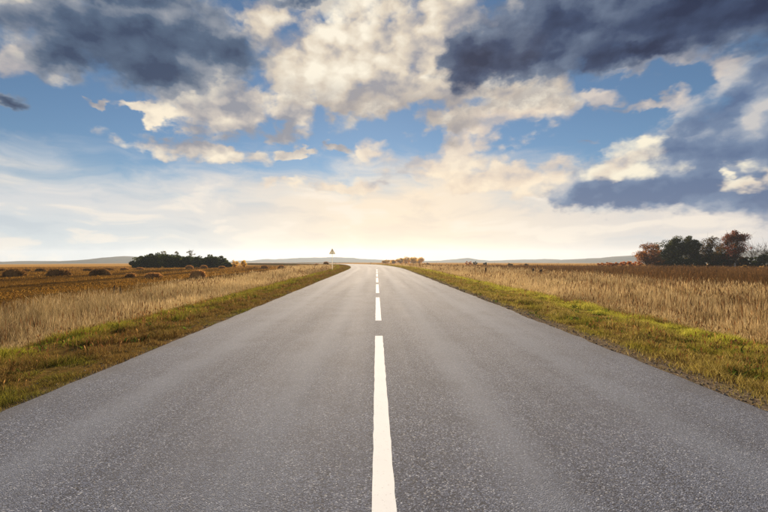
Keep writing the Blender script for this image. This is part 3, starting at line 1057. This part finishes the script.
for (nm, cx_, yt, wpx, dy, pal, kw, lab) in [
    ('rust_tree', 647, 243, 10, 0, RUST + BRWN[:1], dict(base=0.06, clumps=48, fat=1.1, leaves=161, leaf=0.32, twigs=1), 'rust brown rounded tree at the left end of the right tree row'),
    ('green_tree', 668, 241, 12, 2, DK + OLIVE[:2], dict(base=0.05, clumps=38, leaves=252, leaf=0.36), 'broad dark green tree right of the rust brown tree'),
    ('green_tree', 681, 236.5, 11, 3, DK + OLIVE, dict(base=0.06, clumps=40, leaves=252, leaf=0.36), 'middle dark olive tree of the right row'),
    ('green_tree', 691, 234, 9, -1, OLIVE + DK, dict(base=0.10, clumps=38, leaves=218, leaf=0.36), 'tallest dark green tree left of the gap in the right row'),
    ('brown_tree', 711, 235, 9.5, 0, BRWN + OLIVE[:1], dict(base=0.10, clumps=44, fat=1.1, leaves=142, leaf=0.32, twigs=1, top=0.55), 'pointed brown tree with thinning top right of the gap'),
    ('brown_tree', 722, 246, 8, 3, BRWN + DK[:2], dict(base=0.05, clumps=28, leaves=184, leaf=0.34), 'low dark brown tree between the pointed tree and the red one'),
    ('red_tree', 735, 230, 11.5, -2, RED + BRWN[:2], dict(base=0.22, clumps=60, leaves=172, leaf=0.32, pale=True, twigs=1), 'tallest tree with a red brown round crown and pale trunk'),
    ('bare_tree', 752, 244, 9, 6, BRWN, dict(base=0.30, clumps=22, leaves=6, leaf=0.22, twigs=7), 'bare leafless tree right of the tall red brown tree'),
    ('bare_tree', 765, 243, 8, 8, BRWN, dict(base=0.30, clumps=22, leaves=6, leaf=0.22, twigs=7), 'bare leafless tree cut by the right picture edge'),
    ('dark_shrub', 658, 256, 6, -3, RUST + BRWN, dict(base=0.0, clumps=18, leaves=138, leaf=0.30), 'low rust shrub between the rust tree and the green trees'),
    ('dark_shrub', 702, 252, 8, -2, DK + BRWN, dict(base=0.0, clumps=24, leaves=184, leaf=0.34), 'dark undergrowth shrub filling the gap in the right tree row'),
    ('dark_shrub', 716, 254, 7, -4, BRWN + DK, dict(base=0.0, clumps=22, leaves=172, leaf=0.32), 'dark undergrowth shrub below the pointed brown tree'),
    ('dark_shrub', 727, 254, 7, 1, BRWN + RED[:2], dict(base=0.0, clumps=22, leaves=172, leaf=0.32), 'reddish undergrowth shrub left of the pale trunk'),
    ('dark_shrub', 744, 255, 7, 0, BRWN + DK, dict(base=0.0, clumps=22, leaves=172, leaf=0.32), 'dark undergrowth shrub right of the pale trunk'),
    ('dark_shrub', 756, 256, 9, 3, DK, dict(base=0.0, clumps=26, leaves=184, leaf=0.34), 'dark thicket below the bare trees'),
    ('low_thicket', 654, 258.5, 6.0, 1.5, BRWN + RUST, dict(base=0.0, clumps=22, leaves=80, leaf=0.34, fat=1.3), 'low brown thicket at the foot of the rust brown tree'),
    ('low_thicket', 665, 257.5, 7.0, -1.5, DK + BRWN, dict(base=0.0, clumps=22, leaves=80, leaf=0.34, fat=1.3), 'low dark thicket at the foot of the broad green tree'),
    ('low_thicket', 677, 257.5, 7.0, -2.5, DK, dict(base=0.0, clumps=22, leaves=80, leaf=0.34, fat=1.3), 'low dark thicket at the foot of the middle olive tree'),
    ('low_thicket', 688, 257.5, 7.0, -3.0, DK + OLIVE, dict(base=0.0, clumps=22, leaves=80, leaf=0.34, fat=1.3), 'low dark thicket at the foot of the tallest green tree'),
    ('low_thicket', 709, 258.0, 7.0, -1.0, BRWN + DK, dict(base=0.0, clumps=22, leaves=80, leaf=0.34, fat=1.3), 'low dark thicket at the foot of the pointed brown tree'),
    ('low_thicket', 731, 259.0, 5.5, 1.5, BRWN + DK, dict(base=0.0, clumps=22, leaves=80, leaf=0.34, fat=1.3), 'low dark thicket just behind the pale trunk'),
    ('low_thicket', 740, 259.0, 5.5, 2.5, BRWN, dict(base=0.0, clumps=22, leaves=80, leaf=0.34, fat=1.3), 'low brown thicket right behind the pale trunk'),
    ('dark_shrub', 769, 252, 8, 1, DK, dict(base=0.0, clumps=26, leaves=184, leaf=0.34), 'dark shrub cut by the right picture edge'),
]:
    x_, d_ = rt(cx_, dy)
    tree(nm, lab, 'shrub' if nm in ('dark_shrub', 'low_thicket') else 'tree', x_, d_, ph(yt, 266.6, d_) * 1.05, wpx / FPX * d_ * 1.12, pal, int(cx_ * 7 + dy), group='right tree row', **kw)

# orange bushes left of that row
for i, (cx_, yt) in enumerate([(602, 262.2), (609, 261.6), (616, 261.8), (623, 261.0), (631, 260.2), (638, 260.8)]):
    x_, d_ = rt(cx_, 8 + (i % 2) * 3)
    tree('orange_bush', f'{ORD[i]} orange bush from the left in the low row before the right trees', 'bush', x_, d_, ph(yt, 266.2, d_), 4.8 / FPX * d_, ORNG, 300 + i,
         base=0.0, fat=1.4, clumps=14, leaves=92, leaf=0.28, group='low orange bush row')

# scattered far bushes on the right and the golden trees straight ahead
for i, (cx_, yb, hp, wp, pal, lab) in enumerate([
    (469, 264.8, 4.0, 4.5, ORNG, 'orange bush far off right of the road, left of two dark bushes'),
    (475, 264.8, 3.2, 2.2, DK, 'small dark bush touching the far orange bush'),
    (484.5, 265.2, 3.2, 2.6, DK, 'lone dark bush right of the far orange bush'),
    (510, 266.0, 2.8, 3.6, OLIVE, 'low olive bush behind the right fence posts'),
    (527, 266.0, 2.6, 2.6, OLIVE, 'smaller low olive bush above the pair of fence posts'),
    (427, 264.8, 2.6, 3.0, BRWN, 'low brown bush beside the far bend of the road')]):
    x_, d_ = px(cx_, yb)
    tree('far_bush', lab, 'bush', x_, d_, hp / FPX * d_, wp / FPX * d_, pal, 330 + i, base=0.0, clumps=14, leaves=103, leaf=0.34)
for i, (cx_, yt, wp) in enumerate([(386, 260.0, 6), (393, 259.6, 5), (400, 257.8, 4.6), (407, 257.0, 5), (413.5, 256.8, 5), (419.5, 257.3, 4.6)]):
    d_ = 400.0 + (i % 2) * 12
    tree('golden_tree', f'{ORD[i]} far golden tree from the left straight ahead beyond the bend', 'tree', (cx_ - VX) / FPX * d_, d_, ph(yt, 263.6, d_),
         wp / FPX * d_, GOLD, 350 + i, base=0.0, fat=1.6, clumps=30, leaves=90, leaf=0.6, group='golden trees on the horizon')


# ================================================================ hay mounds
def hay_material(name, k):
    m, g, out = material(name)
    P = pos(g)
    n = g.noise(g.v('MULTIPLY', P, (3, 3, 9)), 2.0, 6.0, 0.65)
    n2 = g.noise(P, 0.9, 3.0, 0.5)
    c = g.mix(g.mapr(n, 0.3, 0.7), lin(96 * k, 68 * k, 40 * k), lin(160 * k, 120 * k, 70 * k))
    c = g.mix(g.mapr(n2, 0.4, 0.7, 0, 0.5), c, lin(92, 74, 38))
    principled(g, out, c, 1.0, 0.0, bump(g, n, 1.0, 0.08))
    return m


M_HAY = hay_material('old_hay', 1.0)
M_PALE_HAY = hay_material('bleached_hay', 1.4)


def mound(label, cx_, yb, wp, hp, seed, pale=False):
    rng = np.random.default_rng(seed)
    x_, d_ = px(cx_, yb)
    W = wp / FPX * d_ / 2
    H = hp / FPX * d_
    root = empty('hay_mound', (x_, d_, float(land(x_, d_)) - 0.03))
    tag(root, label, 'hay mound', 'hay mounds in the left field')
    nu, nv_ = 22, 9
    V = []
    o1, o2 = rng.uniform(0, 6.28, 2)
    for j in range(nv_):
        t = j / (nv_ - 1)
        for i in range(nu):
            th = 2 * np.pi * i / nu
            r = math.cos(t * math.pi / 2) ** 0.75
            wob = 1 + 0.10 * math.sin(2 * th + o1) + 0.07 * math.sin(3 * th + o2 + 3 * t) + rng.normal(0, 0.035)
            V.append([W * r * wob * math.cos(th), W * 0.8 * r * wob * math.sin(th), H * math.sin(t * math.pi / 2) * (1 + 0.06 * math.sin(2 * th + o2)) + rng.normal(0, 0.02 * H) - (0.08 if j == 0 else 0)])
    V = np.array(V)
    Q = [[j * nu + i, j * nu + (i + 1) % nu, (j + 1) * nu + (i + 1) % nu, (j + 1) * nu + i] for j in range(nv_ - 1) for i in range(nu)]
    mesh_np('heap', V, None, M_PALE_HAY if pale else M_HAY, parent=root, quads=Q, smooth=True)
    n = 1100
    th = rng.uniform(0, 2 * np.pi, n)
    t = np.arcsin(rng.uniform(0, 1, n)) / (np.pi / 2)
    r = np.cos(t * np.pi / 2) ** 0.75 * 0.98
    p = np.stack([W * r * np.cos(th), W * 0.8 * r * np.sin(th), H * np.sin(t * np.pi / 2) * 0.97], -1)
    h = rng.uniform(0.10, 0.34, n)
    c = pick(rng, n, [(150, 112, 64), (116, 84, 48), (176, 136, 80), (88, 66, 42)], [3, 3, 1.5, 2]) * (2.0 if pale else 1.0)
    v, tr_, c = blades(p, h, np.full(n, 0.05), h * 1.2, c, rng)
    mesh_np('loose_straw', v, tr_, M_GRASS, parent=root, colors=c)


for i, (cx_, yb, wp, hp, lab) in enumerate([
    (15, 277, 21, 7, 'big dark hay mound nearest the left picture edge'),
    (59, 276.6, 21, 7.2, 'big dark hay mound second from the left picture edge'),
    (100.5, 276, 19, 6.8, 'big brown hay mound left of the dark tree clump'),
    (131, 277.5, 9, 3.2, 'flat low hay mound below the left end of the tree clump'),
    (153.5, 278, 16, 4.6, 'wide low hay mound in front of the tree clump'),
    (198, 277.8, 16, 7.6, 'rounded hay mound in front of the right half of the tree clump')]):
    mound(lab, cx_, yb, wp, hp, 500 + i, i > 2)
for i, (cx_, yb, wp, hp) in enumerate([(2, 271, 8, 2.2), (26, 271, 8, 2.2), (40.5, 271, 9, 3.0), (53, 271, 7, 2.5), (88, 270.5, 9, 2.2), (107, 270, 13, 2.6),
                                       (124.5, 270, 8, 2.6), (140, 269.6, 7, 1.8), (189.5, 269, 7, 3.2), (204, 268.6, 6.5, 2.8), (222, 268.6, 6, 2.2),
                                       (264.5, 268.8, 7.5, 3.4), (281.5, 268.6, 7.5, 3.2), (298.5, 267.8, 5.5, 2.8), (309, 267.4, 5, 2.2), (317, 267.2, 6, 2.6), (326, 267, 5, 2.2)]):
    mound(f'{ORD[i]} small hay mound from the left in the far row', cx_, yb, wp, hp, 530 + i, cx_ > 120)


# ================================================================ posts and sign
def wood_material():
    m, g, out = material('weathered_wood')
    P = pos(g)
    n = g.noise(g.v('MULTIPLY', P, (30, 30, 3)), 1.0, 5.0, 0.6)
    principled(g, out, g.mix(n, lin(58, 44, 34), lin(104, 84, 66)), 0.9, 0.15, bump(g, n, 0.6, 0.01))
    return m


M_WOOD = wood_material()


def post(label, x_, d_, h, r, seed, group):
    rng = np.random.default_rng(seed)
    z = float(land(x_, d_))
    lean = rng.normal(0, 0.05, 2)
    path = [np.array([lean[0] * t * h + rng.normal(0, 0.006), lean[1] * t * h, t * h - 0.15 * (t == 0)]) for t in (0, 0.3, 0.65, 0.93, 1.0)]
    V, T = tube(path, [r * 1.1, r, r * 0.95, r * 0.9, r * 0.55], 9)
    k = len(V)
    V = np.concatenate([V, [path[-1] + [0, 0, 0.015]]])
    T = np.concatenate([T, [[k - 9 + j, k - 9 + (j + 1) % 9, k] for j in range(9)]])
    o = mesh_np('fence_post', V, T, M_WOOD)
    o.location = (x_, d_, z)
    tag(o, label, 'post', group)


for i, (cx_, yb, yt, r, lab) in enumerate([
    (464, 273, 268.6, 0.08, 'short fence post in the right field nearest the road'),
    (485.5, 277.3, 269.2, 0.10, 'tall thin fence post standing alone in the right dry grass'),
    (533, 277.4, 270.2, 0.14, 'left one of two stout fence posts in the right field'),
    (541.5, 277.8, 271.2, 0.17, 'right one of two stout fence posts in the right field'),
    (449, 271.5, 268.2, 0.09, 'far fence post in the right grass, left of the short one')]):
    x_, d_ = px(cx_, yb)
    post(lab, x_, d_, ph(yt, yb, d_) + 0.22, r, 600 + i, 'fence posts in the right field')
for i, (cx_, yt, lab) in enumerate([(114, 285.3, 'taller weathered post in the left tall dry grass'), (120.3, 287.5, 'shorter weathered post in the left tall dry grass')]):
    d_ = 29.0
    x_ = (cx_ - VX) / FPX * d_
    post(lab, x_, d_, (EYE - (yt - VY) / FPX * d_) - float(land(x_, d_)), 0.05, 620 + i, 'posts in the left grass')


def sign():
    d_ = 59.0
    x_ = (332.3 - VX) / FPX * d_
    z = float(land(x_, d_))
    root = empty('road_sign', (x_, d_, z), R(-6))
    tag(root, 'pale triangular warning sign on a thin white post at the left roadside', 'road sign')
    m, g, out = material('sign_post_paint')
    n = g.noise(pos(g), 14.0, 4.0, 0.6)
    principled(g, out, g.mix(n, lin(238, 236, 230), lin(248, 246, 240)), 0.5, 0.4)
    mg, g2, o2 = material('sign_grey')
    n = g2.noise(pos(g2), 9.0, 4.0, 0.6)
    principled(g2, o2, g2.mix(n, lin(196, 194, 186), lin(214, 210, 202)), 0.45, 0.4)
    for gg, oo, cc in ((g, out, (0.85, 0.83, 0.76)), (g2, o2, (0.62, 0.61, 0.55))):
        bs = oo.inputs[0].links[0].from_socket
        tl = gg.nodes.new('ShaderNodeBsdfTranslucent')
        tl.inputs[0].default_value = (*cc, 1)
        mx = gg.nodes.new('ShaderNodeMixShader')
        mx.inputs[0].default_value = 0.75
        gg.links.new(bs, mx.inputs[1])
        gg.links.new(tl.outputs[0], mx.inputs[2])
        gg.links.new(mx.outputs[0], oo.inputs[0])
    H = 1.58 + (VY - 247.8) / FPX * d_ - z
    V, T = tube([(0, 0.03, -0.2), (0, 0.03, 1.0), (0, 0.03, H - 0.1)], [0.038, 0.038, 0.036], 10)
    mesh_np('post', V, T, m, parent=root, smooth=True)

    def tri(side, thick, y0, zc, name, mat, par, hole=None):
        # triangle with rounded corners, point up
        def outline(sd):
            Rr = sd / math.sqrt(3)
            pts = []
            for k in range(3):
                a = math.pi / 2 + k * 2 * math.pi / 3
                cx2, cz2 = 0.86 * Rr * math.cos(a), 0.86 * Rr * math.sin(a)
                for q in (-1, -0.5, 0, 0.5, 1):
                    b = a + q * math.pi / 3
                    pts.append((cx2 + 0.14 * Rr * 0.55 * math.cos(b), cz2 + 0.14 * Rr * 0.55 * math.sin(b)))
            return pts
        out_ = outline(side)
        n_ = len(out_)
        Vv, Qq, Tt = [], [], []
        if hole:
            inn = outline(hole)
            for yy in (y0, y0 + thick):
                Vv += [(p[0], yy, zc + p[1]) for p in out_] + [(p[0], yy, zc + p[1]) for p in inn]
            for k in range(n_):
                k2 = (k + 1) % n_
                Qq += [[k, k2, n_ + k2, n_ + k], [2 * n_ + k2, 2 * n_ + k, 3 * n_ + k, 3 * n_ + k2],
                       [k, 2 * n_ + k, 2 * n_ + k2, k2], [n_ + k2, 3 * n_ + k2, 3 * n_ + k, n_ + k]]
        else:
            for yy in (y0, y0 + thick):
                Vv += [(p[0], yy, zc + p[1]) for p in out_]
            c0 = len(Vv)
            Vv += [(0, y0, zc), (0, y0 + thick, zc)]
            for k in range(n_):
                k2 = (k + 1) % n_
                Qq.append([k, n_ + k, n_ + k2, k2])
                Tt += [[k, k2, c0], [n_ + k2, n_ + k, c0 + 1]]
        return mesh_np(name, np.array(Vv), Tt or None, mat, parent=par, quads=Qq)
    zc = H - 0.62
    plate = tri(0.9, 0.004, -0.030, zc, 'plate', mg, root)
    tri(0.97, 0.006, -0.038, zc, 'border', m, plate, hole=0.60)
    for dz in (-0.16, 0.18):
        V = np.array([[sx * 0.10, sy, zc + dz + sz * 0.02] for sx in (-1, 1) for sy in (-0.016, 0.075) for sz in (-1, 1)])
        Q = [[0, 1, 3, 2], [4, 6, 7, 5], [0, 4, 5, 1], [2, 3, 7, 6], [0, 2, 6, 4], [1, 5, 7, 3]]
        mesh_np('clamp', V, None, mg, parent=root, quads=Q)


sign()


# ================================================================ hills and haze
def hills():
    m, g, out = material('wooded_hill')
    P = pos(g)
    n = g.noise(P, 0.006, 6.0, 0.65)
    n2 = g.noise(P, 0.03, 5.0, 0.6)
    c = g.mix(g.mapr(n, 0.35, 0.65), lin(52, 58, 44), lin(96, 86, 58))
    c = g.mix(g.mapr(n2, 0.3, 0.7, 0, 0.4), c, lin(44, 50, 42))
    principled(g, out, c, 1.0, 0.0)
    rng = np.random.default_rng(90)
    for (D, prof) in [
        (1900, [(-140, 262.5), (-60, 262), (0, 262), (30, 261.2), (60, 262.4), (75, 260.6), (92, 259.8), (110, 257.4), (128, 256), (150, 256.6), (175, 259), (210, 261.5), (235, 264)]),
        (2500, [(215, 264), (240, 260.6), (270, 259.6), (300, 258.6), (330, 257.4), (350, 258.2), (380, 260), (420, 261.0), (450, 260.2), (468, 258.4), (488, 260.6), (520, 260.0), (545, 258.8), (575, 260.6), (600, 264)]),
        (2100, [(535, 264), (560, 261.6), (575, 260), (600, 258.6), (622, 256.4), (640, 254.2), (665, 252.5), (700, 251), (740, 250.5), (790, 250.5), (860, 252), (950, 256), (1050, 262)]),
    ]:
        xs = np.linspace(prof[0][0], prof[-1][0], 160)
        tp = np.interp(xs, [p[0] for p in prof], [p[1] for p in prof]) 
        tp = tp + (fnoise(xs * 0.06, xs * 0 + D, 6) - 0.5) * 1.8 + (fnoise(xs * 0.4, xs * 0 + D, 16) - 0.5) * 0.6
        top = EYE + (VY - tp) / FPX * D
        lo = -0.01 * min(D - 100, 3400) - 6
        top = np.maximum(top, lo + 1)
        rows = []
        for k, (dd, f) in enumerate([(-420, 0.0), (-300, 0.30), (-170, 0.66), (-70, 0.92), (0, 1.0), (150, 0.85), (400, 0.3), (600, 0.0)]):
            X = (xs - VX) / FPX * (D + dd * 0)
            j = (fnoise(xs * 0.15, xs * 0 + k * 3.1 + D, 26) - 0.5) * 0.3 * (0 < f < 1)
            Z = lo + (top - lo) * np.clip(f + j, 0, 1)
            rows.append(np.stack([X, np.full_like(X, D + dd), Z], -1))
        V = np.stack(rows).reshape(-1, 3)
        nx = len(xs)
        i = np.arange(len(V)).reshape(len(rows), nx)
        Q = np.stack([i[:-1, :-1], i[:-1, 1:], i[1:, 1:], i[1:, :-1]], -1).reshape(-1, 4)
        o = mesh_np('hill', V, None, m, quads=Q, smooth=True)
        tag(o, kind='structure')


hills()


def haze():
    m, g, out = material('haze_air')
    v = g.nodes.new('ShaderNodeVolumePrincipled')
    v.inputs['Color'].default_value = (0.68, 0.81, 1.0, 1)
    v.inputs['Density'].default_value = 0.00014
    v.inputs['Anisotropy'].default_value = 0.42
    g.links.new(v.outputs[0], out.inputs['Volume'])
    x, y0, y1, z0, z1 = 4200, -3200, 3600, -45, 62
    V = [(a, b, c) for a in (-x, x) for b in (y0, y1) for c in (z0, z1)]
    Q = [[0, 1, 3, 2], [4, 6, 7, 5], [0, 4, 5, 1], [2, 3, 7, 6], [0, 2, 6, 4], [1, 5, 7, 3]]
    o = mesh_np('haze', np.array(V, float), None, m, quads=Q)
    tag(o, 'thin bright haze over the plain', 'haze', kind='stuff')


haze()
